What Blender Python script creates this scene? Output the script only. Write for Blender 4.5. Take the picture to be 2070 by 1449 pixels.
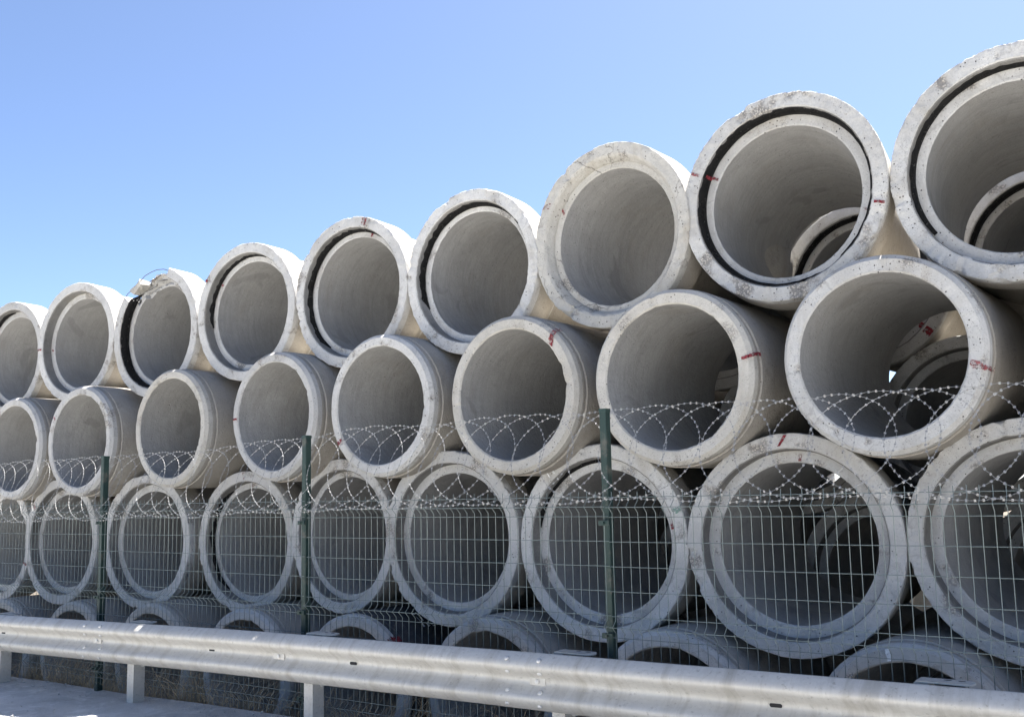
import bpy, math, random
import numpy as np
from mathutils import Vector, Matrix

# ---------------------------------------------------------------- camera, sky, sun, exposure
for o in list(bpy.data.objects):
    bpy.data.objects.remove(o)
sc = bpy.context.scene
COL = sc.collection
cam_d = bpy.data.cameras.new('camera')
cam_d.sensor_width = 36.0
cam_d.lens = 2054.27 / 2070 * 36.0
cam_d.clip_start = 0.05
cam_d.clip_end = 3000
cam = bpy.data.objects.new('camera', cam_d)
COL.objects.link(cam)
_r, _u, _f = Vector((0.80704, 0.5901, -0.02155)), Vector((0.09385, -0.09216, 0.99131)), Vector((-0.58299, 0.80205, 0.12976))
m = Matrix.Identity(4)
for i in range(3):
    m[i][0], m[i][1], m[i][2] = _r[i], _u[i], -_f[i]
m.translation = Vector((11.6938, -6.2074, 1.6))
cam.matrix_world = m
sc.camera = cam

SUN_EL, SUN_AZ = math.radians(61.1), math.radians(2.0)      # azimuth measured from +Y towards +X
world = bpy.data.worlds.new('World')
sc.world = world
world.use_nodes = True
wn = world.node_tree
wn.nodes.clear()
sky = wn.nodes.new('ShaderNodeTexSky')
sky.sky_type = 'NISHITA'
sky.sun_disc = False
sky.sun_elevation = SUN_EL
sky.sun_rotation = SUN_AZ
sky.altitude = 50
sky.air_density = 0.58
sky.dust_density = 0.75
sky.ozone_density = 3.2
bg = wn.nodes.new('ShaderNodeBackground')
bg.inputs['Strength'].default_value = 0.05
wo = wn.nodes.new('ShaderNodeOutputWorld')
wn.links.new(sky.outputs[0], bg.inputs[0])
wn.links.new(bg.outputs[0], wo.inputs[0])

sun_d = bpy.data.lights.new('sun', 'SUN')
sun_d.energy = 5.0
sun_d.angle = math.radians(0.53)
sun_d.color = (1.0, 0.96, 0.90)
sun = bpy.data.objects.new('sun', sun_d)
COL.objects.link(sun)
sv = Vector((math.sin(SUN_AZ) * math.cos(SUN_EL), math.cos(SUN_AZ) * math.cos(SUN_EL), math.sin(SUN_EL)))
sun.rotation_euler = sv.to_track_quat('Z', 'Y').to_euler()
sun.location = sv * 30

sc.render.engine = 'CYCLES'
sc.cycles.max_bounces = 10
sc.cycles.diffuse_bounces = 6
sc.view_settings.view_transform = 'Standard'
sc.view_settings.look = 'None'
sc.view_settings.exposure = 2.42
sc.view_settings.gamma = 1.0

# ---------------------------------------------------------------- helpers
rng = random.Random(11)
SLOPE = 0.0137
def gz(x):                                    # the ground climbs gently to the right
    return 0.04 + SLOPE * (max(-25.0, min(40.0, x)) - 4.5)

def _h(i, j, k, s):
    with np.errstate(over='ignore'):
        n = (i.astype(np.uint32) * np.uint32(374761393) + j.astype(np.uint32) * np.uint32(668265263)
             + k.astype(np.uint32) * np.uint32(2147483647) + np.uint32((s * 1274126177) & 0xffffffff))
        n = (n ^ (n >> np.uint32(13))) * np.uint32(1274126177)
        n = n ^ (n >> np.uint32(16))
    return n.astype(np.float64) / 4294967295.0 * 2 - 1
def vnoise(p, s=0):                           # value noise in -1..1, p is N x 3
    f = np.floor(p).astype(np.int64)
    t = p - f
    t = t * t * (3 - 2 * t)
    r = 0
    for a in (0, 1):
        for b in (0, 1):
            for c in (0, 1):
                w = (t[:, 0] if a else 1 - t[:, 0]) * (t[:, 1] if b else 1 - t[:, 1]) * (t[:, 2] if c else 1 - t[:, 2])
                r = r + w * _h(f[:, 0] + a, f[:, 1] + b, f[:, 2] + c, s)
    return r
def fbm(p, s=0, o=3):
    r, a = 0, 1.0
    for k in range(o):
        r = r + a * vnoise(p * 2 ** k, s + k * 17)
        a *= 0.5
    return r

def make_mesh(name, V, F, smooth=True, sharp=None):
    me = bpy.data.meshes.new(name)
    V = np.asarray(V, dtype=np.float32)
    if isinstance(F, np.ndarray):
        n, k = F.shape
        me.vertices.add(len(V))
        me.vertices.foreach_set('co', V.ravel())
        me.loops.add(n * k)
        me.loops.foreach_set('vertex_index', F.ravel().astype(np.int32))
        me.polygons.add(n)
        me.polygons.foreach_set('loop_start', np.arange(0, n * k, k, dtype=np.int32))
        me.update(calc_edges=True)
    else:
        me.from_pydata(V.tolist(), [], F)
        me.update()
    me.polygons.foreach_set('use_smooth', np.full(len(me.polygons), smooth))
    if smooth and sharp:
        me.set_sharp_from_angle(angle=math.radians(sharp))
    return me
def obj(name, me, mat=None, parent=None, loc=None):
    o = bpy.data.objects.new(name, me)
    COL.objects.link(o)
    if mat and me and not me.materials:
        me.materials.append(mat)
    if parent:
        o.parent = parent
    if loc is not None:
        o.location = loc
    return o
def thing(name, label, cat, loc, group=None, rotz=0.0):
    o = bpy.data.objects.new(name, None)
    COL.objects.link(o)
    o.empty_display_size = 0.1
    o.location = loc
    o.rotation_euler = (0, 0, rotz)
    o['label'] = label
    o['category'] = cat
    if group:
        o['group'] = group
    return o

class MB:
    """collects shapes for ONE mesh"""
    def __init__(s):
        s.v, s.f = [], []
    def add(s, v, f):
        n = len(s.v)
        s.v += [tuple(q) for q in v]
        s.f += [tuple(n + i for i in q) for q in f]
        return s
    def box(s, a, b):
        (x0, y0, z0), (x1, y1, z1) = a, b
        return s.add([(x0, y0, z0), (x1, y0, z0), (x1, y1, z0), (x0, y1, z0), (x0, y0, z1), (x1, y0, z1), (x1, y1, z1), (x0, y1, z1)],
                     [(0, 3, 2, 1), (4, 5, 6, 7), (0, 1, 5, 4), (1, 2, 6, 5), (2, 3, 7, 6), (3, 0, 4, 7)])
    def prism(s, poly, z0, z1):               # poly in xy, extruded along z
        n = len(poly)
        v = [(x, y, z0) for x, y in poly] + [(x, y, z1) for x, y in poly]
        f = [tuple(range(n - 1, -1, -1)), tuple(range(n, 2 * n))] + [(i, (i + 1) % n, n + (i + 1) % n, n + i) for i in range(n)]
        return s.add(v, f)
    def tube(s, pts, r, n=5, cap=True):
        pts = [Vector(p) for p in pts]
        rings = []
        ref = Vector((0.31, 0.87, 0.38)).normalized()
        for i, p in enumerate(pts):
            t = (pts[min(i + 1, len(pts) - 1)] - pts[max(i - 1, 0)]).normalized()
            a = t.cross(ref)
            if a.length < 0.1:
                a = t.cross(Vector((1, 0, 0)))
            a.normalize()
            b = t.cross(a)
            rr = r[i] if isinstance(r, (list, tuple)) else r
            rings.append([p + rr * (math.cos(2 * math.pi * k / n) * a + math.sin(2 * math.pi * k / n) * b) for k in range(n)])
        v = [q for ring in rings for q in ring]
        f = []
        for i in range(len(pts) - 1):
            for k in range(n):
                f.append((i * n + k, i * n + (k + 1) % n, (i + 1) * n + (k + 1) % n, (i + 1) * n + k))
        if cap:
            f.append(tuple(range(n - 1, -1, -1)))
            f.append(tuple((len(pts) - 1) * n + k for k in range(n)))
        return s.add(v, f)
    def build(s, name, mat, parent=None, loc=None, smooth=False, sharp=40):
        return obj(name, make_mesh(name, s.v, s.f, smooth, sharp), mat, parent, loc)

# ---------------------------------------------------------------- materials
class NT:
    def __init__(s, name):
        s.m = bpy.data.materials.new(name)
        s.m.use_nodes = True
        s.t = s.m.node_tree
        s.t.nodes.clear()
        s.out = s.n('ShaderNodeOutputMaterial')
        s.b = s.n('ShaderNodeBsdfPrincipled')
        s.t.links.new(s.b.outputs[0], s.out.inputs[0])
    def n(s, ty, **k):
        q = s.t.nodes.new(ty)
        for a, v in k.items():
            setattr(q, a, v)
        return q
    def l(s, a, b):
        s.t.links.new(a, b)
    def val(s, sock, v):
        if hasattr(v, 'bl_idname') or hasattr(v, 'is_linked'):
            s.l(v, sock)
        else:
            sock.default_value = v
    def coords(s, rand=True):
        tc = s.n('ShaderNodeTexCoord')
        if not rand:
            return tc.outputs['Object']
        oi = s.n('ShaderNodeObjectInfo')
        mu = s.n('ShaderNodeMath', operation='MULTIPLY')
        s.l(oi.outputs['Random'], mu.inputs[0]); mu.inputs[1].default_value = 57.0
        cb = s.n('ShaderNodeCombineXYZ')
        for i in range(3):
            s.l(mu.outputs[0], cb.inputs[i])
        ad = s.n('ShaderNodeVectorMath', operation='ADD')
        s.l(tc.outputs['Object'], ad.inputs[0]); s.l(cb.outputs[0], ad.inputs[1])
        return ad.outputs[0]
    def scale(s, v, xyz):
        q = s.n('ShaderNodeVectorMath', operation='MULTIPLY')
        s.l(v, q.inputs[0]); q.inputs[1].default_value = xyz
        return q.outputs[0]
    def noise(s, v, sc_, det=4, rough=0.55, dist=0.0):
        q = s.n('ShaderNodeTexNoise')
        s.l(v, q.inputs['Vector'])
        q.inputs['Scale'].default_value = sc_; q.inputs['Detail'].default_value = det
        q.inputs['Roughness'].default_value = rough; q.inputs['Distortion'].default_value = dist
        return q.outputs['Fac']
    def vor(s, v, sc_, feat='F1'):
        q = s.n('ShaderNodeTexVoronoi', feature=feat)
        s.l(v, q.inputs['Vector']); q.inputs['Scale'].default_value = sc_
        return q.outputs['Distance']
    def ramp(s, f, a, b, lo=0.0, hi=1.0):
        q = s.n('ShaderNodeMapRange', clamp=True)
        s.l(f, q.inputs['Value'])
        q.inputs['From Min'].default_value = a; q.inputs['From Max'].default_value = b
        q.inputs['To Min'].default_value = lo; q.inputs['To Max'].default_value = hi
        return q.outputs[0]
    def mul(s, a, b, op='MULTIPLY'):
        q = s.n('ShaderNodeMath', operation=op)
        s.val(q.inputs[0], a); s.val(q.inputs[1], b)
        return q.outputs[0]
    def mix(s, f, a, b, mode='MIX'):
        q = s.n('ShaderNodeMix', data_type='RGBA', blend_type=mode)
        s.val(q.inputs['Factor'], f)
        for k, c in (('A', a), ('B', b)):
            sk = [i for i in q.inputs if i.name == k and i.type == 'RGBA'][0]
            if isinstance(c, tuple):
                sk.default_value = (*c, 1)
            else:
                s.l(c, sk)
        return [o for o in q.outputs if o.type == 'RGBA'][0]
    def bump(s, h, st, dist, prev=None):
        q = s.n('ShaderNodeBump')
        s.l(h, q.inputs['Height']); q.inputs['Strength'].default_value = st; q.inputs['Distance'].default_value = dist
        if prev is not None:
            s.l(prev, q.inputs['Normal'])
        return q.outputs[0]
    def fin(s, col, rough=0.9, normal=None, metal=0.0, spec=0.3):
        s.val(s.b.inputs['Base Color'], col if not isinstance(col, tuple) else (*col, 1))
        s.val(s.b.inputs['Roughness'], rough)
        s.b.inputs['Metallic'].default_value = metal
        s.b.inputs['Specular IOR Level'].default_value = spec
        if normal is not None:
            s.l(normal, s.b.inputs['Normal'])
        return s.m

def concrete(name, c1, c2, pit=0.5, stain=0.5, agg=0.4, crack=0.0, streak=False, dirt=(0.26, 0.22, 0.16), warm=0.0):
    t = NT(name)
    v = t.coords()
    big = t.noise(v, 1.7, 5, 0.6, 0.3)
    med = t.noise(v, 9, 5, 0.65)
    fine = t.noise(v, 90, 3, 0.6)
    col = t.mix(t.ramp(big, 0.32, 0.68), c1, c2)
    col = t.mix(t.ramp(med, 0.35, 0.7, 0, 0.35), col, tuple(min(1, k * 1.25) for k in c2))
    # whole-pipe tint
    oi = t.n('ShaderNodeObjectInfo')
    col = t.mix(t.ramp(oi.outputs['Random'], 0, 1, 0.0, 0.5), col, tuple(k * 0.72 for k in c1))
    if streak:
        sv_ = t.noise(t.scale(v, (2.0, 16.0, 2.0)), 1.0, 4, 0.6, 1.2)
        col = t.mix(t.ramp(sv_, 0.45, 0.75, 0, 0.4), col, tuple(k * 0.66 for k in c1))
        wet = t.noise(v, 2.3, 3, 0.5, 0.6)
        col = t.mix(t.ramp(wet, 0.62, 0.66, 0, 0.4), col, tuple(k * 0.55 for k in c1))
    if streak:
        sx_ = t.n('ShaderNodeSeparateXYZ'); tc_ = t.n('ShaderNodeTexCoord'); t.l(tc_.outputs['Object'], sx_.inputs[0])
        dz_ = t.mul(t.ramp(sx_.outputs[2], 0.18, 0.34, 1, 0), t.ramp(t.noise(v, 6, 5, 0.7), 0.35, 0.65))
        col = t.mix(t.mul(dz_, 0.55), col, (0.44, 0.41, 0.35))
        ps = t.vor(t.scale(v, (1, 1, 1)), 30)
        col = t.mix(t.mul(t.ramp(ps, 0.05, 0.11, 1, 0), t.ramp(t.noise(v, 3, 2), 0.5, 0.62, 0, 0.7)), col, (0.07, 0.065, 0.06))
    st = t.noise(t.scale(v, (1.0, 1.0, 0.45)), 3.1, 5, 0.7, 0.5)
    col = t.mix(t.ramp(st, 0.52, 0.75, 0, stain), col, dirt)
    col = t.mix(t.ramp(fine, 0.35, 0.7, 0, 0.35), col, tuple(k * 0.72 for k in c1))
    # blow holes
    vd = t.vor(v, 34)
    holes = t.mul(t.ramp(vd, 0.10, 0.18, 1, 0), t.ramp(t.noise(v, 7, 2), 0.47, 0.58))
    vd2 = t.vor(v, 90)
    holes = t.mul(holes, t.mul(t.ramp(vd2, 0.10, 0.2, 0.8, 0), t.ramp(t.noise(v, 11, 2), 0.42, 0.55)), 'MAXIMUM')
    col = t.mix(t.mul(holes, pit), col, (0.06, 0.055, 0.05))
    # worn patches with the aggregate showing
    pm = t.ramp(t.noise(v, 4.2, 4, 0.6), 0.58, 0.66)
    av = t.vor(v, 75)
    col = t.mix(t.mul(pm, agg), col, t.mix(t.ramp(av, 0.2, 0.55), (0.52, 0.48, 0.42), (0.17, 0.16, 0.15)))
    if crack:
        vv = t.n('ShaderNodeVectorMath', operation='ADD')
        nz = t.n('ShaderNodeTexNoise'); t.l(v, nz.inputs['Vector']); nz.inputs['Scale'].default_value = 5; nz.inputs['Detail'].default_value = 4
        sc2 = t.scale(nz.outputs['Color'], (0.25, 0.25, 0.25))
        t.l(v, vv.inputs[0]); t.l(sc2, vv.inputs[1])
        cd = t.vor(vv.outputs[0], 2.6, 'DISTANCE_TO_EDGE')
        cm = t.mul(t.ramp(cd, 0.004, 0.016, 1, 0), t.ramp(t.noise(v, 2.0, 2), 0.5, 0.6))
        col = t.mix(t.mul(cm, crack), col, (0.05, 0.045, 0.04))
    h = t.mul(t.mul(fine, 0.35), t.mul(t.mul(pm, t.mul(av, -1.2 * agg)), t.mul(holes, -1.0), 'ADD'), 'ADD')
    nrm = t.bump(h, 0.8, 0.006)
    nrm = t.bump(t.noise(v, 26, 5, 0.65), 0.6, 0.009, nrm)
    return t.fin(col, 0.92, nrm, 0, 0.2)

M = {}
M['face'] = concrete('concrete_rim', (0.43, 0.425, 0.415), (0.60, 0.595, 0.58), 1.0, 0.5, 0.8, 0.2)
M['face_tan'] = concrete('concrete_rim_sandy', (0.45, 0.43, 0.39), (0.58, 0.56, 0.52), 1.0, 0.45, 0.5, 0.1)
M['face_worn'] = concrete('concrete_rim_weathered', (0.44, 0.42, 0.38), (0.58, 0.57, 0.54), 1.0, 0.6, 0.8, 0.55, dirt=(0.26, 0.21, 0.14))
M['out'] = concrete('concrete_outside', (0.36, 0.335, 0.298), (0.45, 0.425, 0.385), 0.6, 0.45, 0.35)
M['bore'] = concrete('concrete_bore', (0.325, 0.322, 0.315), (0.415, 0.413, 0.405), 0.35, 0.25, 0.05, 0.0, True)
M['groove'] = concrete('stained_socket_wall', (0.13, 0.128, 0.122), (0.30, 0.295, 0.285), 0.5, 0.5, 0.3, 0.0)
M['tar'] = concrete('bitumen_coated_concrete', (0.05, 0.052, 0.058), (0.085, 0.088, 0.095), 0.3, 0.25, 0.1)

def plain(name, col, rough=0.6, metal=0.0, var=0.25, scl=8, bump=0.0, spec=0.4):
    t = NT(name)
    v = t.coords()
    n_ = t.noise(v, scl, 5, 0.65)
    c = t.mix(t.ramp(n_, 0.3, 0.7), tuple(k * (1 - var) for k in col), tuple(min(1, k * (1 + var)) for k in col))
    nr = t.bump(t.noise(v, scl * 6, 3), 0.4, bump) if bump else None
    return t.fin(c, t.ramp(n_, 0.3, 0.7, max(0, rough - 0.1), min(1, rough + 0.1)), nr, metal, spec)
M['seal_solid'] = plain('black_sealant', (0.006, 0.0058, 0.0058), 0.85, 0, 0.5, 30, 0.004)
def spray(name, col, thr=0.42):
    t = NT(name)
    v = t.coords()
    n_ = t.noise(v, 38, 5, 0.7)
    a = t.ramp(n_, thr - 0.09, thr + 0.06)
    c = t.mix(t.ramp(t.noise(v, 12, 3), 0.35, 0.65), tuple(k * 0.75 for k in col), tuple(min(1, k * 1.2) for k in col))
    t.l(a, t.b.inputs['Alpha'])
    return t.fin(c, 0.8, None, 0, 0.2)
M['seal'] = spray('black_sealant', (0.008, 0.0078, 0.0078), 0.36)
M['red'] = spray('red_spray_paint', (0.20, 0.03, 0.04), 0.45)
M['red_faint'] = spray('faded_red_spray_paint', (0.24, 0.07, 0.075), 0.53)
M['white_mark'] = spray('white_paint', (0.78, 0.79, 0.80), 0.38)
M['green_mark'] = spray('green_paint', (0.16, 0.26, 0.22), 0.53)

def galv(name, col, rough):
    t = NT(name)
    v = t.coords()
    sp = t.n('ShaderNodeTexVoronoi', feature='F1')
    t.l(v, sp.inputs['Vector']); sp.inputs['Scale'].default_value = 55
    sep = t.n('ShaderNodeSeparateColor'); t.l(sp.outputs['Color'], sep.inputs[0])
    c = t.mix(t.ramp(sep.outputs[0], 0, 1), tuple(k * 0.95 for k in col), tuple(min(1, k * 1.03) for k in col))
    c = t.mix(t.ramp(t.noise(t.scale(v, (0.6, 1, 1.6)), 3, 5, 0.65), 0.45, 0.75, 0, 0.4), c, (0.42, 0.39, 0.34))
    c = t.mix(t.ramp(t.noise(v, 40, 4, 0.7), 0.58, 0.7, 0, 0.6), c, (0.25, 0.23, 0.20))
    c = t.mix(t.ramp(t.noise(t.scale(v, (9, 1, 0.7)), 1.0, 5, 0.7), 0.5, 0.7, 0, 0.6), c, (0.31, 0.28, 0.235))
    c = t.mix(t.ramp(t.noise(t.scale(v, (1.2, 30, 60)), 1.0, 4, 0.6), 0.68, 0.72, 0, 0.5), c, (0.30, 0.29, 0.28))
    return t.fin(c, t.ramp(t.noise(v, 14, 4), 0.3, 0.7, rough - 0.08, rough + 0.1), t.bump(t.noise(v, 7, 3), 0.2, 0.008), 0.2, 0.35)
M['galv'] = galv('galvanised_steel', (0.53, 0.515, 0.48), 0.55)
M['bolt'] = plain('zinc_bolt', (0.58, 0.57, 0.55), 0.5, 0.3, 0.15, 30)
M['slot'] = plain('dark_slot', (0.02, 0.02, 0.022), 0.9)
M['razor'] = plain('galvanised_razor_wire', (0.31, 0.31, 0.305), 0.5, 0.25, 0.15, 20, 0, 0.6)
M['green'] = plain('dark_green_coating', (0.014, 0.036, 0.032), 0.5, 0, 0.3, 6, 0, 0.4)
M['green_worn'] = None
t = NT('worn_green_coating'); v = t.coords()
cc = t.mix(t.ramp(t.noise(v, 9, 5, 0.7), 0.55, 0.68, 0, 0.75), (0.015, 0.036, 0.032), (0.10, 0.095, 0.08))
M['green_worn'] = t.fin(cc, 0.55, t.bump(t.noise(v, 60, 3), 0.2, 0.002), 0, 0.4)
M['wire'] = plain('green_grey_wire_coating', (0.14, 0.172, 0.17), 0.5, 0.1, 0.2, 12, 0, 0.5)
M['rust'] = plain('rusty_wire', (0.11, 0.07, 0.05), 0.8, 0.3, 0.3, 40)

def ground_mat(name, a, b, c_, s1, bumpd=0.01):
    t = NT(name)
    v = t.coords(False)
    col = t.mix(t.ramp(t.noise(v, s1, 6, 0.65, 0.4), 0.35, 0.65), a, b)
    col = t.mix(t.ramp(t.noise(v, s1 * 3.1, 5, 0.7, 1.0), 0.5, 0.68, 0, 0.8), col, c_)
    sp = t.vor(v, 160)
    col = t.mix(t.ramp(sp, 0.1, 0.5, 0.35, 0), col, tuple(k * 1.6 for k in c_))
    nr = t.bump(t.noise(v, 130, 4, 0.7), 0.6, bumpd * 0.4)
    nr = t.bump(t.noise(v, 9, 5, 0.65), 0.4, bumpd * 2, nr)
    return t.fin(col, 0.93, nr, 0, 0.25)
M['pave'] = ground_mat('dusty_concrete_strip', (0.34, 0.335, 0.32), (0.48, 0.475, 0.455), (0.60, 0.595, 0.575), 1.6)
M['road'] = ground_mat('sun_bleached_asphalt', (0.34, 0.329, 0.305), (0.41, 0.397, 0.37), (0.44, 0.427, 0.40), 0.8)
M['soil'] = ground_mat('dry_soil', (0.06, 0.05, 0.038), (0.12, 0.10, 0.075), (0.17, 0.145, 0.11), 1.2, 0.03)
M['paintline'] = plain('road_paint', (0.75, 0.75, 0.73), 0.7, 0, 0.1, 12)

# ---------------------------------------------------------------- the ground
def sheet(name, xs, ys, zf, mat):
    V = [(x, y, zf(x, y)) for y in ys for x in xs]
    n = len(xs)
    F = [(j * n + i, j * n + i + 1, (j + 1) * n + i + 1, (j + 1) * n + i) for j in range(len(ys) - 1) for i in range(n - 1)]
    o = obj(name, make_mesh(name, V, F, True), mat)
    o['kind'] = 'structure'
    return o
XS = [-900, -300, -90, -25] + [-20 + i * 1.0 for i in range(0, 46)] + [32, 40, 90, 300, 900]
def yard_z(x, y):
    base = gz(x) - 0.62
    if y < -1.10:
        return gz(x) - 0.045 if y > -1.3 else gz(x) - 0.25
    k = min(1, max(0, (y + 1.10) / 0.75))
    k = k * k * (3 - 2 * k)
    n_ = 0.03 * math.sin(x * 3.1 + y * 2) + 0.02 * math.sin(x * 7.3 - y * 5)
    return (gz(x) - 0.045) * (1 - k) + base * k + n_ * (1 if 0.05 < k < 0.95 or abs(y) < 5 else 0)
YS = [-900, -300, -60, -20, -1.31, -1.25, -1.10, -1.0, -0.9, -0.8, -0.7, -0.6, -0.5, -0.4, -0.2, 0.2, 1, 2, 3, 4, 5, 7, 12, 30, 100, 300, 900]
sheet('ground', XS, YS, yard_z, M['soil'])
sheet('pavement', XS[3:-3], [-1.14, -1.3, -1.5, -1.8, -2.1, -2.4][::-1], lambda x, y: gz(x) + 0.006 * math.sin(x * 2.3 + y * 4), M['pave'])
sheet('road', XS[2:-2], [-40, -20, -14, -8, -2.402], lambda x, y: gz(x) - 0.012, M['road'])
sheet('road_edge_line', XS[3:-3], [-3.02, -2.88], lambda x, y: gz(x) - 0.008, M['paintline'])

# ---------------------------------------------------------------- concrete pipes
LP = 1.83
def profile(kind, R, rb, worn):
    """list of (y, r, part, edge weight) going round the wall section; y=0 is the near end"""
    P = []
    def seg(a, b, n, part, e0=0, e1=0):
        for i in range(n):
            k = i / n
            P.append((a[0] + (b[0] - a[0]) * k, a[1] + (b[1] - a[1]) * k, part, e0 + (e1 - e0) * k))
    rg = R * 0.842
    ro = 0.598 if kind == 'bell' else R + .007
    sd = 0.085 if worn else 0.105
    if kind == 'bell':
        seg((LP, rb), (0.9, rb), 5, 'barrel'); seg((0.9, rb), (sd + .008, rb), 9, 'barrel', 0, .3)
        seg((sd + .008, rb), (sd, rb + .008), 1, 'socket', .5, .5)
        seg((sd, rb + .008), (sd, rb + .048 if worn else rg - .004), 5, 'socket', .3, .15)
        if worn:
            seg((sd, rb + .048), (sd - .02, rg - .018), 2, 'socket', .5, .7)
            seg((sd - .02, rg - .018), (0.012, rg + .006), 5, 'socket', .6, .8)
            seg((0.012, rg + .006), (0, rg + .022), 1, 'socket', .8, .7)
        else:
            seg((sd, rg - .002), (0.014, rg + .004), 5, 'socket', .1, .4)
            seg((0.014, rg + .004), (0, rg + .018), 2, 'socket', .6, .5)
        seg((0, rg + (.022 if worn else .018)), (0, R - .007), 6, 'socket', .3, .8)
        seg((0, R - .007), (0.005, R - .002), 2, 'socket', .8, .8)
        seg((0.005, R - .002), (0.035, R), 2, 'socket', .7, .35); seg((0.035, R), (0.27, R - .006), 6, 'socket', .3, .1)
        seg((0.27, R - .006), (0.42, ro), 4, 'socket')
        seg((0.42, ro), (LP - .12, ro), 6, 'barrel'); seg((LP - .12, ro - .02), (LP, ro - .03), 2, 'barrel')
        seg((LP, ro - .03), (LP, rb), 2, 'barrel')
    else:
        seg((LP - .1, rb), (0.9, rb), 4, 'barrel'); seg((0.9, rb), (.010, rb), 10, 'barrel', 0, .9)
        seg((.010, rb), (0, rb + .010), 1, 'spigot_rim', .9, .7)
        seg((0, rb + .010), (0, R - .030), 6, 'spigot_rim', .7, .15)
        seg((0, R - .030), (.028, R - .004), 4, 'spigot_rim', .2, .3)
        seg((.028, R - .004), (.115, R + .004), 4, 'spigot_rim', .2, .1)
        seg((.115, R - .004), (.119, R - .004), 1, 'spigot_rim', .6, .6)
        seg((.119, R - .004), (.123, ro), 1, 'barrel', .8, .7)
        seg((.123, ro), (.16, ro), 2, 'barrel', .5, .1)
        seg((.16, ro), (LP - .42, ro), 8, 'barrel')
        seg((LP - .42, ro), (LP - .27, .675), 3, 'socket'); seg((LP - .27, .675), (LP, .68), 3, 'socket')
        seg((LP, .68), (LP, rg), 2, 'socket'); seg((LP, .57), (LP - .1, .568), 2, 'socket'); seg((LP - .1, .566), (LP - .1, rb), 2, 'socket')
    return P

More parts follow.
